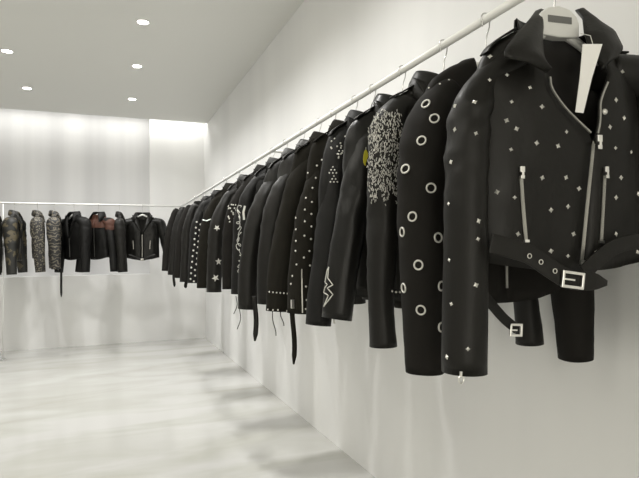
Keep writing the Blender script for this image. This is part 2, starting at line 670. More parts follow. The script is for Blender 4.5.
def hanger_parts(root, big, hook_rz=0.0):
    """root at the neck ring; hook goes over the rail centre at z = NECK_DZ"""
    mb = MB()
    r = 0.0135
    pts = [Vector((0, 0, 0.016)), Vector((0, 0, NECK_DZ - 0.05)), Vector((0, 0.004, NECK_DZ - 0.03))]
    for k in range(13):
        a = math.radians(lerp(-35, 215, k / 12))
        pts.append(Vector((math.cos(a) * r, 0, NECK_DZ + 0.0005 + math.sin(a) * r)))
    pts[2] = Vector((0.009, 0, NECK_DZ - 0.022))
    pts.append(pts[-1] + Vector((0.001, 0, -0.012)))
    mb.tube(catmull(pts, 4), 0.0017 if not big else 0.0021, 8)
    mb.build('hook', M['chrome'], root).rotation_euler = (0, 0, hook_rz)
    mb = MB()
    pts, rr = [], []
    for k in range(25):
        f = lerp(-1, 1, k / 24)
        pts.append(Vector((0.118 * f, 0.008 * f * f, 0.002 - 0.058 * abs(f) ** 1.2)))
        rr.append(0.011 - 0.003 * abs(f))
    mb.tube(pts, rr, 12)
    bar = mb.build('shoulder_bar', M['hanger'], root)
    if big:
        # wide moulded neck plate with a grey printed label
        prof = [(-0.047, -0.016), (-0.048, 0.014), (-0.043, 0.027), (-0.026, 0.041), (0.0, 0.046), (0.026, 0.041), (0.043, 0.027), (0.048, 0.014), (0.047, -0.016), (0.0, -0.019)]
        mb = MB()
        n = len(prof)
        rows = [[Vector((x, y, z)) for x, z in prof] for y in (-0.014, 0.010)]
        mb.add(rows[0] + rows[1], [tuple(range(n)), tuple(reversed(range(n, 2 * n)))] + [(k, k + n, (k + 1) % n + n, (k + 1) % n) for k in range(n)])
        pl = mb.build('neck_plate', M['hanger'], root, smooth=False, bevel=0.003)
        mb = MB()
        mb.box((0.0, -0.0146, 0.017), (0.057, 0.001, 0.014))
        mb.build('label_print', M['hanger_label'], pl, smooth=False)


def mk_jacket(x, y, rz, spec):
    J = Jacket()
    J.spec = spec
    J.mat = M[spec.get('mat', 'leather')]
    J.wide = spec.get('wide', 1.0)
    J.thick = spec.get('thick', 1.0)
    J.hem = spec.get('hem', -0.49)
    J.dip = spec.get('dip', 0.025)
    J.sflat = spec.get('sflat', 1.30)
    J.vz = spec.get('vz', -0.26)
    J.seed = Vector((random.uniform(0, 50), random.uniform(0, 50), random.uniform(0, 50)))
    J.root = empty(spec.get('name', 'leather_jacket'), (x, y, RAIL_Z - NECK_DZ), rz)
    J.M = Matrix.Translation((x, y, RAIL_Z - NECK_DZ)) @ Matrix.Rotation(rz, 4, 'Z')
    J.Mi = J.M.inverted()
    tag(J.root, spec['label'], spec.get('cat', 'jacket'), spec['group'])
    return J


def default_front(J):
    def fr(z):
        if z >= J.vz:
            t = (z - J.vz) / (-0.02 - J.vz)
            h = 0.058 * min(1, t) * J.wide
            return (-h - 0.001, h + 0.001)
        return (-0.0012, 0.0012)
    return fr


def loc_px(J, px, py, dep):
    """pixel ray met with the plane y = dep of the jacket"""
    n = (J.M.to_3x3() @ Vector((0, 1, 0))).normalized()
    return J.Mi @ on_plane(px, py, J.M @ Vector((0, dep, 0)), n)


def px_sleeve(J, rows, fwd=-0.012):
    out = []
    for i, (px, py, wpx) in enumerate(rows):
        f = i / (len(rows) - 1)
        q = loc_px(J, px, py, fwd * f)
        wp = J.M @ q
        al = math.atan2(wp.x, wp.y) - J.root.rotation_euler.z * -1
        half = wpx / 2 / F * zdepth(wp) * (0.84 if i == 0 else 1)
        flat = lerp(J.sflat, 1.12, f)
        r = half / math.sqrt(math.cos(al) ** 2 + (flat * math.sin(al)) ** 2)
        out.append((q.x, q.y, q.z, r))
    return out


def finish(J, left_pts, right_pts, parts=('collar', 'lapel', 'epaulette', 'zip')):
    J.front = J.spec.get('front') or default_front(J)
    J.body, bm = make_body(J)
    J.sl, lm = make_sleeve(J, -1, [(abs(a), b, c, d) for a, b, c, d in left_pts])
    J.sr, rm = make_sleeve(J, 1, [(abs(a), b, c, d) for a, b, c, d in right_pts])
    J.surf = []
    for o, mbx in ((J.body, bm), (J.sl, lm), (J.sr, rm)):
        J.surf.append((o, BVHTree.FromPolygons([J.M @ v for v in mbx.v], mbx.f)))
    if 'collar' in parts:
        make_collar(J, **J.spec.get('collar', {}))
    if 'lapel' in parts:
        for s in (-1, 1):
            make_lapel(J, s)
    if 'epaulette' in parts:
        for s in (-1, 1):
            make_epaulette(J, s)
    if 'zip' in parts:
        mb = MB()
        pts, nn = [], []
        for k in range(14):
            z = lerp(J.vz - 0.01, J.hem + 0.03, k / 13)
            p = body_pt(J, z, 0.0)
            p.y -= 0.003
            p.z -= J.dip * max(0, 1 - (z - J.hem) / 0.35) ** 2
            pts.append(p)
        mb.ribbon(pts, Vector((0, -1, 0)), 0.006, 0.003)
        mb.build('front_zip', M['zip'], J.root, smooth=False)


def hit(J, px, py, only=None):
    d = ray(px, py)
    best = None
    for o, bvh in J.surf:
        if only and o not in only:
            continue
        r = bvh.ray_cast(CAM_P, d)
        if r[0] is not None and (best is None or r[3] < best[3]):
            nrm = r[1]
            if nrm.dot(d) > 0:
                nrm = -nrm
            best = (r[0], nrm, o, r[3])
    return best


# ---- little metal pieces, one mesh each, shared by every copy
def star_mesh(n, ro, ri, h):
    mb = MB()
    vs = [Vector((0, 0, h))]
    for k in range(2 * n):
        r = ro if k % 2 == 0 else ri
        a = math.pi * k / n
        vs.append(Vector((r * math.cos(a), r * math.sin(a), 0)))
    mb.add(vs, [(0, k + 1, (k + 1) % (2 * n) + 1) for k in range(2 * n)])
    me = mb.mesh('stud')
    me.materials.append(M['stud'])
    return me


def dome_mesh(r, h):
    mb = MB()
    rows = []
    for j in range(4):
        a = j / 3 * math.pi / 2
        rows.append([Vector((r * math.cos(a) * math.cos(t), r * math.cos(a) * math.sin(t), h * math.sin(a))) for t in [2 * math.pi * k / 10 for k in range(10)]])
    mb.grid(rows, True)
    me = mb.mesh('stud')
    me.polygons.foreach_set('use_smooth', [True] * len(me.polygons))
    me.materials.append(M['stud'])
    return me


def ring_mesh(R, r):
    mb = MB()
    mb.tube([(R * math.cos(a), R * math.sin(a), r * 0.3) for a in [2 * math.pi * k / 24 for k in range(24)]], r, 8, closed=True)
    me = mb.mesh('eyelet')
    me.polygons.foreach_set('use_smooth', [True] * len(me.polygons))
    me.materials.append(M['stud'])
    return me


STAR4 = star_mesh(4, 0.0056, 0.0032, 0.0034)
STAR5 = star_mesh(5, 0.032, 0.0135, 0.004)
DOME = dome_mesh(0.0046, 0.0035)
DOME_S = dome_mesh(0.0040, 0.003)
DOME_L = dome_mesh(0.0105, 0.007)
RING = ring_mesh(0.0098, 0.0021)


def put(J, me, px, py, name, scale=1.0, only=None, spin=None, lift=0.0004):
    h = hit(J, px, py, only)
    if not h:
        return None
    p, n, o, _ = h
    ob = bpy.data.objects.new(name, me)
    COL.objects.link(ob)
    ob.parent = o
    q = n.to_track_quat('Z', 'Y').to_matrix().to_4x4()
    ob.matrix_local = J.Mi @ Matrix.Translation(p + n * lift) @ q @ Matrix.Rotation(random.uniform(-0.5, 0.5) if spin is None else spin, 4, 'Z') @ Matrix.Scale(scale, 4)
    return ob


def px_line(J, pix, only=None, n=6, lift=0.001):
    """pixel polyline laid on the jacket's surface; local points and normals"""
    P, N = [], []
    for (a, b) in zip(pix, pix[1:]):
        for k in range(n):
            t = k / n
            h = hit(J, lerp(a[0], b[0], t), lerp(a[1], b[1], t), only)
            if h:
                P.append(J.Mi @ (h[0] + h[1] * lift))
                N.append(J.Mi.to_3x3() @ h[1])
    h = hit(J, pix[-1][0], pix[-1][1], only)
    if h:
        P.append(J.Mi @ (h[0] + h[1] * lift))
        N.append(J.Mi.to_3x3() @ h[1])
    return P, N


def px_zip(J, pix, only=None, width=0.007, name='zip', parent=None, lift=0.0012):
    P, N = px_line(J, pix, only, 8, lift)
    if len(P) < 2:
        return None, None, None
    mb = MB()
    mb.ribbon(P, N, width, 0.0016)
    for i in range(len(P) - 1):            # the teeth
        L = (P[i + 1] - P[i]).length
        t = (P[i + 1] - P[i]).normalized()
        m = max(1, int(L / 0.004))
        for k in range(m):
            q = lerp(P[i], P[i + 1], (k + 0.5) / m) + N[i] * 0.0022
            s = t.cross(N[i]).normalized()
            R = Matrix((s, t, N[i])).transposed()
            mb.box(q, (width * 0.62, 0.0022, 0.0016), R)
    return mb.build(name, M['zip'], parent or J.root, smooth=False), P, N


def zip_pull(J, p, n, parent, size=1.0, down=Vector((0, 0, -1))):
    mb = MB()
    n = n.normalized()
    t = (down - n * down.dot(n)).normalized()
    s = t.cross(n)
    R = Matrix((s, t, n)).transposed()
    mb.box(p + n * 0.005, (0.011 * size, 0.013 * size, 0.006 * size), R)
    mb.box(p + n * 0.008 + t * 0.009 * size, (0.005 * size, 0.009 * size, 0.003 * size), R)
    mb.box(p + n * 0.007 + t * 0.017 * size, (0.009 * size, 0.008 * size, 0.0025 * size), R)
    return mb.build('zip_pull', M['silver'], parent, smooth=False, bevel=0.0006)


def strap(J, p, L, wd, name='strap', material=None, sway=0.004, parent=None):
    pts, ww = [], []
    for k in range(14):
        f = k / 13
        pts.append(p + Vector((sway * math.sin(f * 5 + J.seed.x), -0.002 + 0.3 * sway * math.sin(f * 3), -L * f)))
        ww.append(wd * (1 if f < 0.85 else lerp(1, 0.35, (f - 0.85) / 0.15)))
    mb = MB()
    mb.ribbon(pts, Vector((-0.45, -0.9, 0)), ww, 0.0025)
    return mb.build(name, material or J.mat, parent or J.root)


def cord(J, p, L, r=0.0017, sway=0.012):
    pts = [p + Vector((sway * math.sin(k / 9 * 4 + J.seed.y) * k / 9, 0, -L * k / 9)) for k in range(10)]
    mb = MB()
    mb.tube(pts, r, 6)
    return mb.build('drawcord', J.mat, J.root)


def strap_px(J, top, bottom, wd, name='strap', dep=-0.03, material=None):
    a, b = loc_px(J, *top, dep), loc_px(J, *bottom, dep)
    return strap(J, a, a.z - b.z, wd, name, material)


def cord_px(J, top, bottom, dep=-0.03):
    a, b = loc_px(J, *top, dep), loc_px(J, *bottom, dep)
    return cord(J, a, a.z - b.z)


def hang(J, what, big=False, hook_rz=0.0):
    h = empty('coat_hanger', J.root.location, J.root.rotation_euler.z)
    tag(h, what, 'hanger', 'hangers on the rails')
    hanger_parts(h, big, hook_rz)
    return h


def y_of_hook(px):
    d = math.atan((px - CX) / F) + YAW
    return RAIL_X / math.tan(d)


GR = 'jackets on the right-hand rail'
GB = 'jackets on the back rail'

# ------------------------------------------------------------------ the nearest jacket: star-studded biker jacket
R0Y = 0.87
spec = dict(label='black leather biker jacket dotted with small star studs, nearest on the right rail', group=GR,
            mat='leather', dip=0.02, thick=0.85, name='biker_jacket', hem=-0.475, wide=1.02)
J = mk_jacket(RAIL_X, R0Y, math.radians(-6), spec)
J.front = None
FD = -0.070
left_edge = [(543, 48), (545, 60), (547, 72), (550, 90), (562, 108), (576, 121), (593, 137), (590, 165), (585, 215), (581, 263), (580, 300)]
right_edge = [(588, 46), (602, 60), (607, 72), (601, 101), (594.5, 137), (591, 165), (586, 215), (582, 263), (581, 300)]


def on_front(J, px, py):
    d = -0.06
    for _ in range(8):
        q = loc_px(J, px, py, d)
        wv, dv, n = body_ring(J, min(q.z, 0.0))
        d = -dv * max(0.02, 1 - min(1, abs(q.x) / wv) ** n) ** (1 / n)
    return q


LE = sorted([(q.z, q.x) for q in [on_front(J, *p) for p in left_edge]])
RE = sorted([(q.z, q.x) for q in [on_front(J, *p) for p in right_edge]])
J.spec['front'] = lambda z: (interp(LE, z)[0], max(interp(RE, z)[0], interp(LE, z)[0] + 0.002))
SL0 = px_sleeve(J, [(484, 84, 36), (473, 112, 43), (467, 165, 42), (465, 240, 43), (464.5, 372, 44)], fwd=-0.015)
SR0 = [(0.215, 0, -0.10, 0.054), (0.238, 0, -0.16, 0.058), (0.252, -0.01, -0.30, 0.056), (0.262, -0.015, -0.45, 0.052), (0.268, -0.02, -0.655, 0.050)]
finish(J, SL0, SR0, parts=('epaulette',))
J0 = J
body = J.body
fr = [J.body]

# collar of the nearest jacket: standing band plus two big folded flaps
rows = []
for k in range(31):
    a = math.radians(lerp(-52, 52, k / 30))
    bp = Vector((0.076 * math.sin(a), 0.054 * math.cos(a), 0))
    rows.append([bp + Vector((0, 0, -0.012)), bp * 1.02 + Vector((0, 0.002, 0.02)), bp * 1.06 + Vector((0, 0.003, 0.036)), bp * 1.12 + Vector((0, 0.006, 0.032)), bp * 1.14 + Vector((0, 0.008, -0.004))])
mb = MB()
mb.grid(rows)
collar = mb.build('collar', M['leather'], J.root, solid=-0.003)


def flap(inner, outer, bulge, name):
    """surface between the fold line and the outer edge, both (px, py, depth)"""
    def dense(poly, n=24):
        P = [loc_px(J, a, b, d) for a, b, d in poly]
        L = [0]
        for u, v in zip(P, P[1:]):
            L.append(L[-1] + (v - u).length)
        out = []
        for k in range(n):
            s = L[-1] * k / (n - 1)
            for i in range(len(P) - 1):
                if s <= L[i + 1] + 1e-9:
                    out.append(lerp(P[i], P[i + 1], (s - L[i]) / max(1e-9, L[i + 1] - L[i])))
                    break
        return out
    A, B = dense(inner), dense(outer)
    rows = []
    for a, b_ in zip(A, B):
        rows.append([lerp(a, b_, g) + Vector((0, -bulge * math.sin(math.pi * min(1, g * 1.05)), 0)) for g in [j / 7 for j in range(8)]])
    mb = MB()
    mb.grid(rows)
    return mb.build(name, M['leather'], J.root, solid=-0.004)


flap([(540, 13, 0.035), (542, 24, 0.0), (541, 38, -0.045), (542, 55, -0.072), (546, 71, -0.078)],
     [(536, 12.5, 0.035), (530, 20, -0.01), (515, 37, -0.052), (504, 51, -0.078), (504.5, 58, -0.084), (524, 62, -0.088), (546, 71, -0.084)], 0.012, 'collar_flap')
flap([(575, 10, 0.035), (582, 18, 0.0), (584, 32, -0.045), (590, 50, -0.072), (601, 70, -0.078)],
     [(584, 10, 0.035), (598, 19, -0.01), (615, 30, -0.05), (624, 48, -0.078), (618, 57, -0.084), (610, 62, -0.088), (601, 70, -0.084)], 0.012, 'collar_flap')

# main zip: two bare edges of the V, then the closed diagonal run, with its pull
ZTOP, ZV = on_front(J, 547, 70).z, on_front(J, 593, 138).z
for e, sgn in ((0, -1), (1, 1)):
    E = [p + Vector((0, -0.0035, 0)) for p in J.edges[e] if ZV < p.z < ZTOP]
    E = catmull(E, 4)
    mb = MB()
    mb.ribbon(E, Vector((0, -1, 0.15)), 0.0036, 0.003)
    mb.build('front_zip', M['zip'], J.root, smooth=False)
zp3, P3, N3 = px_zip(J, [(592.5, 140), (590, 165), (585, 215), (580.5, 262)], fr, 0.007, 'front_zip', lift=0.003)
if P3:
    zip_pull(J, on_front(J, 593.5, 140) + Vector((0, -0.010, 0)), Vector((0, -1, 0)), zp3, 1.0)
    mb = MB()
    mb.box(P3[-1] + N3[-1] * 0.003, (0.010, 0.006, 0.008))
    mb.build('zip_stop', M['silver'], zp3, smooth=False)
for run in ([(520.5, 176), (522, 200), (525.5, 241)], [(604, 176), (602.5, 205), (600.5, 242)]):
    z_, P_, N_ = px_zip(J, run, fr, 0.007, 'pocket_zip')
    if P_:
        zip_pull(J, P_[0] + Vector((0, 0, 0.012)), N_[0], z_, 0.85)
        mb = MB()
        mb.box(P_[-1] + N_[-1] * 0.002, (0.010, 0.006, 0.005))
        mb.build('zip_stop', M['silver'], z_, smooth=False)
# small pull of the sleeve zip under the cuff
c0 = loc_px(J, 461, 372, -0.05)
mb = MB()
mb.box(c0 + Vector((0, 0, -0.004)), (0.005, 0.003, 0.010))
mb.tube([c0 + Vector((0.005 * math.cos(a), 0, -0.014 + 0.007 * math.sin(a))) for a in [2 * math.pi * k / 12 for k in range(12)]], 0.0013, 6, closed=True)
mb.build('cuff_zip_pull', M['silver'], J.sl, smooth=False)

STARS = [(462.6, 75), (490, 56.5), (507, 75), (489.6, 80), (530, 87.5), (474.5, 102), (511.6, 101.7), (455, 106), (542, 106.7), (506.5, 120.5),
         (454.8, 129.6), (476, 133.4), (516.6, 128.7), (566.5, 131.8), (536.7, 143), (558, 146), (511, 149.5), (622, 72), (616, 100), (624, 118),
         (610, 127), (615.5, 148), (451, 162), (542.3, 177.8), (566, 177.5), (497, 192), (514.7, 197.5), (448.6, 203.8), (621, 177.6), (579, 188.6),
         (551, 210), (568, 206.5), (478.6, 221), (616, 234), (478, 239), (501, 250), (518, 234), (551, 251), (568, 256), (596, 252), (449.3, 260),
         (451.4, 304), (637.5, 252), (468, 349), (447, 357), (476, 285), (616, 197.5), (638, 194), (573.5, 234), (631, 152)]
for (a, b_) in STARS:
    put(J, STAR4, a, b_, 'star_stud', 1.0 if random.random() > 0.25 else 0.8)
for (a, b_) in [(645, 90), (652, 130), (648, 170), (655, 210), (672, 120), (680, 190), (676, 260), (684, 320)]:
    put(J, STAR4, a, b_, 'star_stud', 1.0)
ps = bpy.data.objects.new('press_stud', DOME_L)
COL.objects.link(ps)
ps.parent = J.root
ps.matrix_local = Matrix.Translation(on_front(J, 604, 112) + Vector((0, -0.002, 0))) @ Matrix.Rotation(math.radians(90), 4, 'X') @ Matrix.Scale(0.6, 4)

# belt with eyelets and the square buckle hanging at the hem
def px_ribbon(J, pix, width, name, dep, thick=0.004, material=None, parent=None):
    P = [loc_px(J, a, b_, d) for (a, b_), d in zip(pix, dep)]
    P = catmull(P, 5)
    mb = MB()
    mb.ribbon(P, Vector((0, -1, 0)), width, thick)
    return mb.build(name, material or J.mat, parent or J.root, bevel=0.001), P


belt, BP = px_ribbon(J, [(490, 243), (512, 249), (530, 255), (550, 269), (568, 279), (590, 281), (606, 283)], [0.036] * 25 + [0.034, 0.032, 0.028, 0.022, 0.016, 0.010], 'belt',
                     [-0.074, -0.078, -0.083, -0.090, -0.096, -0.098, -0.096])
belt2, BP2 = px_ribbon(J, [(640, 240), (616, 246), (600, 257), (583, 273)], 0.030, 'belt', [-0.068, -0.078, -0.084, -0.090])
for (a, b_, d) in [(529.5, 256, -0.0885), (541, 262, -0.092), (555, 271, -0.097)]:
    ob = bpy.data.objects.new('belt_eyelet', RING)
    COL.objects.link(ob)
    ob.parent = belt
    ob.matrix_local = Matrix.Translation(loc_px(J, a, b_, d - 0.001)) @ Matrix.Rotation(math.radians(90), 4, 'X') @ Matrix.Scale(0.42, 4)


def buckle(J, px, py, dep, wv, hv, rot, parent):
    c = loc_px(J, px, py, dep)
    mb = MB()
    R = Matrix.Rotation(rot, 3, 'Y')
    bar = 0.0052
    for (dx, dz, sx, sz) in ((0, hv / 2, wv, bar), (0, -hv / 2, wv, bar), (-wv / 2, 0, bar, hv + bar), (wv / 2, 0, bar, hv + bar)):
        mb.box(c + R @ Vector((dx, 0, dz)), (sx, 0.005, sz), R)
    bk = mb.build('buckle', M['silver'], parent, smooth=False, bevel=0.001)
    mb = MB()
    mb.box(c + R @ Vector((-wv * 0.22, -0.003, 0)), (wv * 0.5, 0.003, 0.003), R)
    mb.build('buckle_prong', M['silver'], bk, smooth=False)
    return bk


buckle(J, 573, 280, -0.104, 0.043, 0.026, math.radians(8), belt)
# waistband strap with a second buckle dangling from the back of the hem
b3, BP3 = px_ribbon(J, [(478, 288), (490, 303), (503, 318), (516, 329)], 0.022, 'side_strap', [0.075, 0.08, 0.085, 0.09])
buckle(J, 516, 330, 0.086, 0.026, 0.023, math.radians(4), b3)
# back panel pleat seen through the open V: inside lining
rows = []
for k in range(12):
    z = lerp(-0.005, -0.36, k / 11)
    rows.append([body_pt(J, z, math.pi + lerp(-0.8, 0.8, j / 10)) * 1.0 + Vector((0, -0.014 - 0.004 * math.sin(j * 1.3 + k * 0.4), 0)) for j in range(11)])
mb = MB()
mb.grid(rows)
mb.build('lining', M['lining'], J.root)
hang(J, 'white plastic hanger with grey printed label, holding the star-studded biker jacket', True)

# white paper tag tucked in the opening of the nearest jacket
pp = [loc_px(J, a, b_, d) for a, b_, d in [(583, 44, -0.105), (602.5, 44, -0.105), (592, 78, -0.092), (583.5, 113, -0.072), (575.5, 112, -0.072), (580, 78, -0.092)]]
ctr = sum(pp, Vector()) / 6
pt = tag(empty('paper_tag', J.M @ ctr, J.root.rotation_euler.z), 'white paper tag tucked inside the open collar of the star-studded biker jacket', 'paper tag')
mb = MB()
lv = [p - ctr for p in pp]
bk = [p + Vector((0, 0.0012, 0)) for p in lv]
fs = [(0, 1, 2, 5), (5, 2, 3, 4), (6 + 5, 6 + 2, 6 + 1, 6 + 0), (6 + 4, 6 + 3, 6 + 2, 6 + 5)]
for a, b_ in ((0, 1), (1, 2), (2, 3), (3, 4), (4, 5), (5, 0)):
    fs.append((b_, a, a + 6, b_ + 6))
mb.add(lv + bk, fs)
mb.build('paper_sheet', M['paper'], pt, smooth=False)
mb = MB()
mb.tube([lerp(lv[0], lv[1], 0.5), lerp(lv[0], lv[1], 0.5) + Vector((0.004, 0.01, 0.02)), lerp(lv[0], lv[1], 0.5) + Vector((0.004, 0.035, 0.034))], 0.0008, 6)
mb.build('tag_string', M['thread'], pt)

# ------------------------------------------------------------------ the other jackets of the right rail
RR = [0.058, 0.060, 0.056, 0.052, 0.048]


def mirror(pts, k=1.0, drop=0.0):
    return [(abs(a) * lerp(1, k, i / (len(pts) - 1)), -b_ * 0.5 - 0.004, c - drop * i / (len(pts) - 1), d) for i, (a, b_, c, d) in enumerate(pts)]


def rail_jacket(y, spec, sl, parts=('collar', 'lapel', 'epaulette', 'zip'), rz=0.0, hanger=True, fwd=-0.012):
    spec.setdefault('group', GR)
    J = mk_jacket(RAIL_X, y, rz, spec)
    L = px_sleeve(J, sl, fwd)
    finish(J, L, mirror(L, spec.get('mir', 0.97), spec.get('drop', 0)), parts)
    if hanger:
        hang(J, spec['hanger'])
    return J


# 1: eyelet jacket
J = rail_jacket(y_of_hook(490), dict(
    label='matte black jacket with silver ring eyelets down the sleeve, beside the star-studded one', mat='matte', hem=-0.55, name='eyelet_jacket',
    hanger='chrome-hooked hanger of the ring-eyelet jacket, second from the camera', thick=0.9, collar=dict(stand=0.014, fall=0.028, tip=0.01, ang=125), sflat=1.15, mir=1.36, drop=0.01),
    [(441, 100, 44), (430, 126, 47), (424, 170, 50), (421, 230, 48), (423, 300, 44), (425, 372, 37)], ('zip',))
for (a, b_) in [(426, 104), (434.5, 118.6), (421.7, 140.7), (405.5, 169), (431, 188), (412.6, 216.6), (438, 237.6), (418.6, 265), (441, 286), (421, 310), (441, 327), (404, 288), (402.5, 232)]:
    put(J, RING, a, b_, 'eyelet', 1.0)
for (a, b_) in [(429, 88), (440, 84), (449, 80)]:
    put(J, DOME_S, a, b_, 'stud', 0.6)

# 2: fringe jacket
J = rail_jacket(y_of_hook(447), dict(
    label='black leather jacket with a dense silver bead fringe over its upper sleeve', hem=-0.56, mat='leather', name='fringed_jacket',
    hanger='chrome-hooked hanger of the jacket with the silver bead fringe', thick=0.85, sflat=1.2, mir=1.33, drop=0.03),
    [(398, 110, 34), (388, 135, 38), (384, 200, 34), (382, 260, 29), (381, 300, 26), (383, 346, 29)])
mb = MB()
cnt = 0
while cnt < 900:
    fx = random.random()
    a = lerp(369, 401, fx)
    b_ = random.uniform(113, 206) - 4 * random.random()
    if b_ > 188 + 20 * math.sin(fx * 9) ** 2:
        continue
    h = hit(J, a, b_)
    cnt += 1
    if not h:
        continue
    p = J.Mi @ (h[0] + h[1] * 0.004)
    d = Vector((random.uniform(-0.5, 0.5), random.uniform(-0.3, 0.3), -1)).normalized() * random.uniform(0.003, 0.007)
    mb.tube([p, p + d], 0.0009, 5)
tag(mb.build('bead_fringe', M['stud'], J.sl, smooth=False), 'dense fringe of silver beads and rods', kind='stuff')
for (a, b_) in [(375, 113), (378, 118), (370, 116), (382, 110)]:
    put(J, STAR5, a, b_, 'star_stud', 0.16)
J2 = J
for (a, b_) in [(392, 291), (396, 292), (400, 292), (403, 290)]:
    put(J, DOME_S, a, b_, 'hem_stud', 0.8)
# 3: zigzag jacket
J = rail_jacket(y_of_hook(405), dict(
    label='glossy black leather jacket with a white zigzag bolt stitched near the cuff', mat='glossy', hem=-0.58, name='leather_jacket',
    hanger='chrome-hooked hanger of the jacket with the zigzag sleeve', thick=0.88, sflat=1.2),
    [(379, 122, 26), (367, 148, 34), (355, 200, 35), (345, 260, 32), (337, 319, 29)])
for poly in ([(329, 267), (323, 280), (327.5, 284.5), (322.5, 291.5), (328.5, 295.5), (324, 306.5)],
             [(329, 267), (328, 278), (333, 285), (327.5, 288), (333, 294.5), (324, 306.5)]):
    P, N = px_line(J, poly, [J.sl], 4, 0.0008)
    if len(P) > 2:
        mb = MB()
        mb.tube(P, 0.0017, 6)
        mb.build('zigzag_stitching', M['thread'], J.sl)
c0 = loc_px(J, 334, 321, -0.03)
mb = MB()
mb.box(c0, (0.006, 0.003, 0.014))
mb.build('cuff_zip_pull', M['silver'], J.sl, smooth=False)

hb = hit(J, 366, 158) or (J.M @ loc_px(J, 366, 158, -0.085), Vector((0, -1, 0)))
ct = hb[0] + hb[1] * 0.002
yt = tag(empty('swing_tag', ct), 'yellow leaf-shaped card tag pinned between the zigzag-cuffed jacket and the bead fringe', 'swing tag')
mb = MB()
n = 14
fr_ = [Vector((0.0085 * math.sin(2 * math.pi * k / n) * (1.0 - 0.25 * math.cos(2 * math.pi * k / n)), 0, 0.024 * math.cos(2 * math.pi * k / n))) for k in range(n)]
mb.add(fr_ + [p + Vector((0, 0.0015, 0)) for p in fr_], [tuple(range(n)), tuple(reversed(range(n, 2 * n)))] + [(k, k + n, (k + 1) % n + n, (k + 1) % n) for k in range(n)])
mb.build('card', M['yellow'], yt, smooth=False)
mb = MB()
mb.tube([(0, 0.001, 0.023), (0.006, 0.010, 0.040), (0.016, 0.022, 0.058)], 0.0008, 6)
mb.build('tag_string', M['thread'], yt)

# 4: triangle-studded shoulders
J = rail_jacket(y_of_hook(375), dict(
    label='black jacket with triangles of small studs on the shoulder, beside the zigzag sleeve', mat='black', hem=-0.52, name='studded_jacket',
    hanger='chrome-hooked hanger of the jacket with stud triangles', thick=0.8, sflat=1.1),
    [(351, 140, 24), (340, 166, 29), (331, 220, 29), (323, 280, 27), (319, 325, 25)])
for (cx_, cy_, r) in [(333, 171, 4), (334, 180, 4), (341, 152, 4), (347, 160, 4)]:
    for k in range(3):
        for t in (0, 0.5):
            a0, a1 = math.radians(90 + 120 * k), math.radians(210 + 120 * k)
            put(J, DOME_S, cx_ + r * lerp(math.cos(a0), math.cos(a1), t), cy_ - r * lerp(math.sin(a0), math.sin(a1), t), 'stud', 0.75)
for k in range(16):
    put(J, DOME_S, random.uniform(328, 352), random.uniform(136, 160), 'stud', 0.8)

# 5: round studs, long strap
J = rail_jacket(y_of_hook(357), dict(
    label='dark olive-black jacket with scattered round studs and a zipped cuff', mat='suede', hem=-0.50, name='studded_jacket',
    hanger='chrome-hooked hanger of the round-studded olive-black jacket', thick=0.8, sflat=1.1),
    [(331, 156, 20), (319, 182, 26), (309, 225, 29), (303.5, 270, 30), (302, 313, 30)])
for (a, b_) in [(322, 160), (317, 165.6), (316, 178), (308, 173), (304.4, 185), (312.6, 188), (300.6, 193), (306, 198), (312, 202), (297.6, 205), (305, 209.7),
                (311.5, 214), (296, 218), (305, 221.5), (311.5, 226.5), (292, 226), (296, 229.4), (290.5, 238), (296, 241), (304.5, 235.7), (311, 239), (309.5, 251),
                (295.7, 251), (304, 257.6), (296.6, 264.5), (310, 265.5), (292.5, 276), (291, 284), (306, 286.5), (306.7, 300), (306, 309)]:
    put(J, DOME, a, b_, 'stud', 0.82)
px_zip(J, [(302, 269), (302, 290), (302.5, 313)], [J.sl], 0.004, 'cuff_zip', J.sl)
s_ = strap_px(J, (293, 306), (295.5, 364), 0.017, 'strap')
c0 = loc_px(J, 292.5, 304, -0.05)
mb = MB()
mb.box(c0, (0.012, 0.005, 0.030))
mb.build('strap_loop', M['silver'], s_, smooth=False, bevel=0.001)

# 6: charcoal suede with stud line at the cuff
J = rail_jacket(y_of_hook(335), dict(
    label='charcoal suede jacket with a single line of studs above the cuff', mat='suede', hem=-0.50, name='suede_jacket',
    hanger='chrome-hooked hanger of the charcoal suede jacket', thick=0.85, sflat=1.15),
    [(310, 160, 20), (298, 186, 26), (288, 230, 28), (281.5, 275, 28), (279.5, 311, 27)])
for k in range(6):
    put(J, DOME, lerp(269.5, 287.5, k / 5), lerp(292, 293.6, k / 5), 'stud', 0.72)
for (a, b_) in [(268, 309.5), (273, 310), (278, 310), (287, 311)]:
    put(J, DOME_S, a, b_, 'stud', 0.85)
cord_px(J, (273, 308), (272, 336))
cord_px(J, (281, 308), (282, 326))

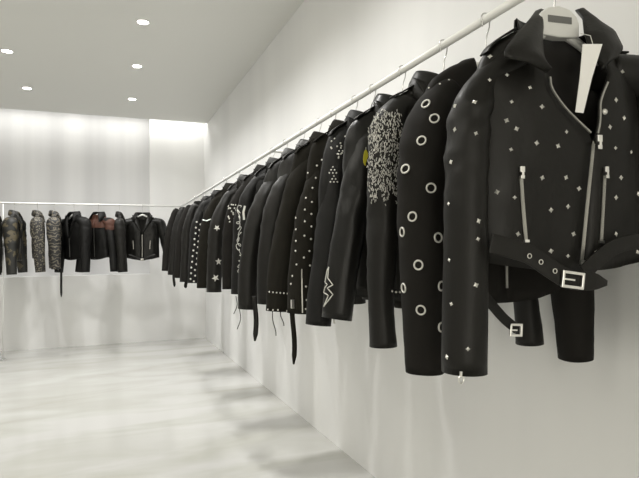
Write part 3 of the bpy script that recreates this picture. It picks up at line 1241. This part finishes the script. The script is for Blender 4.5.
# 7 .. 17
FAR = [
    (2.21, dict(label='plain black leather jacket with a long pointed strap, beside the charcoal suede one', mat='leather', hanger='hook hanger of the plain black jacket beside the charcoal suede one'),
     [(291, 171, 17), (277, 202, 22), (269, 250, 22), (266, 304, 20)]),
    (2.42, dict(label='plain dark leather jacket with two thin cords dangling at its cuff', mat='leather', hanger='hook hanger of the jacket with two thin cords'),
     [(276, 178, 16), (260, 208, 20), (250, 255, 20), (247, 309, 19)]),
    (2.68, dict(label='black jacket with white script lettering down the sleeve', mat='black', hanger='hook hanger of the jacket with white script sleeve'),
     [(255, 184, 14), (244, 213, 16), (240, 255, 16), (239, 294, 14)]),
    (2.92, dict(label='black jacket with a cluster of studs at the shoulder, behind the script sleeve', mat='matte', hanger='hook hanger of the jacket with shoulder stud cluster'),
     [(243, 192, 13), (233, 217, 15), (229, 255, 15), (229, 289, 14)]),
    (3.32, dict(label='dark jacket with three silver stars down the sleeve', mat='leather', hanger='hook hanger of the jacket with three stars'),
     [(228, 198, 12), (219, 221, 16), (215, 255, 16), (214.5, 292, 15)]),
    (3.76, dict(label='dark jacket with a thin silver chain across its upper sleeve', mat='suede', hanger='hook hanger of the jacket with thin chain'),
     [(215, 203, 11), (207, 226, 13), (204, 258, 13), (203.5, 288, 13)]),
    (4.2, dict(label='black jacket with white dots in two columns, toward the far end of right rail', mat='black', hanger='hook hanger of the white-dotted jacket toward the far end'),
     [(204, 206, 10), (197, 227, 12), (194.5, 256, 12), (193.5, 283, 12)]),
    (4.68, dict(label='plain black jacket just beyond the white-dotted one on the right rail', mat='leather', hanger='hook hanger just beyond the white-dotted jacket'),
     [(194, 208, 9), (188, 228, 10), (186, 255, 10), (184.5, 282, 10)]),
    (5.15, dict(label='plain dark jacket fourth from the far end of the right rail, short strap at hem', mat='matte', hanger='hook hanger third from the far end of the right rail'),
     [(188, 210, 8.5), (182.5, 229, 10), (180, 255, 10), (178.5, 278, 10)]),
    (5.65, dict(label='plain dark jacket second from the far end of the right rail', mat='leather', hanger='hook hanger second from the far end of the right rail'),
     [(182, 211, 8.5), (177, 230, 9.5), (174, 254, 9.5), (172.5, 275, 9.5)]),
    (6.2, dict(label='plain dark jacket hanging last at the far end of the right rail', mat='matte', hanger='hook hanger last at the far end of the right rail'),
     [(176, 212.5, 8.5), (171, 230, 9.5), (168, 250, 9.5), (166.5, 271, 9.5)]),
]
FAR[8][1]['label'] = 'plain dark jacket third from the far end of the right rail'
FJ = []
for i, (y, sp, sl) in enumerate(FAR):
    sp['hem'] = -0.50
    FJ.append(rail_jacket(y, sp, sl))
strap_px(FJ[0], (255, 296), (253.5, 341), 0.020, 'strap', -0.04)
cord_px(FJ[1], (239.5, 308), (240.5, 329), -0.02)
cord_px(FJ[1], (236, 296), (235, 314), -0.02)
# script lettering: a looping stitched line
J = FJ[2]
P_ = []
for k in range(150):
    f = k / 149
    wob = noise.noise(Vector((f * 23, 1.7, 0))) * 2.6
    P_.append((239.4 + wob + 1.9 * math.sin(f * 95) * (0.5 + abs(noise.noise(Vector((f * 11, 5, 0))))), lerp(205, 277, f) + 2.4 * math.cos(f * 83) + 2.0 * noise.noise(Vector((f * 40, 9, 2)))))
P, N = px_line(J, P_, [J.sl], 1, 0.001)
if len(P) > 3:
    mb = MB()
    mb.tube(P, 0.0017, 5)
    mb.build('script_stitching', M['thread'], J.sl)
P, N = px_line(J, [(245, 206), (243.5, 212), (244, 220)], None, 3, 0.002)
if len(P) > 1:
    mb = MB()
    mb.ribbon(P, N, 0.010, 0.001)
    mb.build('white_patch', M['thread'], J.sl, smooth=False)
for k in range(22):
    put(FJ[3], DOME, random.uniform(226, 236), random.uniform(200, 222), 'stud', 1.0)
for (a, b_, s) in [(217, 228, 0.62), (218.5, 261.5, 0.72), (215.5, 278, 0.72)]:
    put(FJ[4], STAR5, a, b_, 'star_patch', s)
P, N = px_line(FJ[5], [(200, 216), (203, 220), (207, 221), (211, 219)], None, 4, 0.003)
if len(P) > 2:
    mb = MB()
    mb.tube(P, 0.004, 6)
    mb.build('chain', M['silver'], FJ[5].root)
for k in range(11):
    for c_ in (0, 1, 2):
        put(FJ[6], DOME_L, lerp(196.5, 190.5, k / 10) + 3.6 * c_ + random.uniform(-0.5, 0.5), lerp(222, 279, k / 10) + 2.4 * (c_ % 2), 'stud', 0.72)
strap_px(FJ[8], (186, 280), (186, 288), 0.03, 'strap')
strap_px(FJ[9], (174, 272), (173.5, 287), 0.026, 'strap')

# ------------------------------------------------------------------ jackets of the back rail
def back_jacket(px, rz, spec, sleeves='std', parts=('collar', 'lapel', 'epaulette', 'zip'), scale=1.0):
    spec['group'] = GB
    p = on_plane(px, 206, Vector((0, RAIL_Y, 0)), Vector((0, 1, 0)))
    J = mk_jacket(p.x, RAIL_Y, rz, spec)
    o = spec.get('out', 0.0)
    L = [(0.205, 0, -0.10, 0.052), (0.228, 0, -0.16, 0.056), (0.246 + o * 0.4, -0.01, -0.30, 0.053), (0.258 + o * 0.7, -0.02, -0.45, 0.048), (0.266 + o, -0.03, -0.655 + spec.get('dl', 0), 0.044)]
    L = [(a * J.wide, b_, c, d) for a, b_, c, d in L]
    finish(J, L, [(a, b_, c + 0.008, d) for a, b_, c, d in L], parts)
    hang(J, spec['hanger'], False, math.radians(90) - rz)
    return J


D = math.radians
B0 = back_jacket(-6, D(97), dict(label='dark jacket cut by the left edge of the photo, beyond the rail post', mat='leather', hanger='hanger at the left edge beyond the rail post', name='leather_jacket', thick=0.8))
B1 = back_jacket(14.5, D(84), dict(label='dark jacket mottled with olive and gold, right beside the white rail post', mat='camo', hanger='hanger of the olive-mottled jacket beside the rail post', name='patterned_jacket', thick=0.8, wide=0.85))
B2 = back_jacket(37.5, D(95), dict(label='leopard-spotted jacket hanging edge-on on the back rail', mat='leopard', hanger='hanger of the leopard-spotted jacket', name='leopard_jacket', thick=0.8, dl=0.02))
B3 = back_jacket(54.3, D(92), dict(label='black jacket with pale scrollwork, a long strap hanging below its hem', mat='scroll', hanger='hanger of the scrollwork jacket', name='embroidered_jacket', hem=-0.60, thick=0.8, dl=0.05))
pa, pb = [B3.Mi @ on_plane(a, b_, Vector((0, RAIL_Y - 0.16, 0)), Vector((0, 1, 0))) for a, b_ in ((61, 268), (61.5, 297))]
strap(B3, pa, pa.z - pb.z, 0.045, 'strap', M['black'])
B4 = back_jacket(74, D(-54), dict(label='plain black leather jacket between the scrollwork and the brown-yoked jackets', mat='black', hanger='hanger of the plain black jacket left of the brown yoke', name='leather_jacket', thick=0.8, wide=0.92))
B5 = back_jacket(98.5, D(-40), dict(label='black jacket with a brown leather yoke and shoulders', mat='black', hanger='hanger of the brown-yoked jacket', name='two_tone_jacket', vz=-0.12, wide=0.73, out=0.07, collar=dict(material=None)), parts=('collar', 'zip'))
make_body(B5, 'yoke', -0.155, -0.006, 0.004, M['brown'], True)
for s, o in ((-1, B5.sl), (1, B5.sr)):
    L = [(0.205 * 0.76, 0, -0.10, 0.056), (0.228 * 0.76, 0, -0.16, 0.060), (0.234 * 0.76, 0, -0.19, 0.060)]
    make_sleeve(B5, s, L, M['brown'], 'shoulder_panel')
B6 = back_jacket(119.5, D(89), dict(label='plain dark jacket edge-on between the brown-yoked and the biker jackets', mat='leather', hanger='hanger of the plain dark edge-on jacket', name='leather_jacket', thick=0.6, sflat=1.0))
B7 = back_jacket(142.5, D(-8), dict(label='black biker jacket with belt loop facing forward on the back rail', mat='glossy', hanger='hanger of the forward-facing biker jacket', name='biker_jacket', wide=0.95, out=0.045, vz=-0.22, hem=-0.50))
pts = [Vector((0.17 * math.sin(a) * 0.95, -0.075 - 0.006 * math.cos(a), -0.47 - 0.05 * math.cos(a) ** 6)) for a in [lerp(-1.2, 1.2, k / 24) for k in range(25)]]
mb = MB()
mb.ribbon(pts, Vector((0, -1, 0.1)), 0.028, 0.004)
bl = mb.build('belt', M['leather'], B7.root)
mb = MB()
mb.box((0.0, -0.09, -0.52), (0.035, 0.006, 0.024))
mb.build('buckle', M['zip'], bl, smooth=False, bevel=0.002)
for (dx, dz0, dz1) in ((-0.10, -0.30, -0.40), (0.09, -0.30, -0.40)):
    mb = MB()
    mb.ribbon([Vector((dx, -0.078, dz0)), Vector((dx * 0.95, -0.078, dz1))], Vector((0, -1, 0)), 0.006, 0.003)
    mb.build('pocket_zip', M['zip'], B7.root, smooth=False)
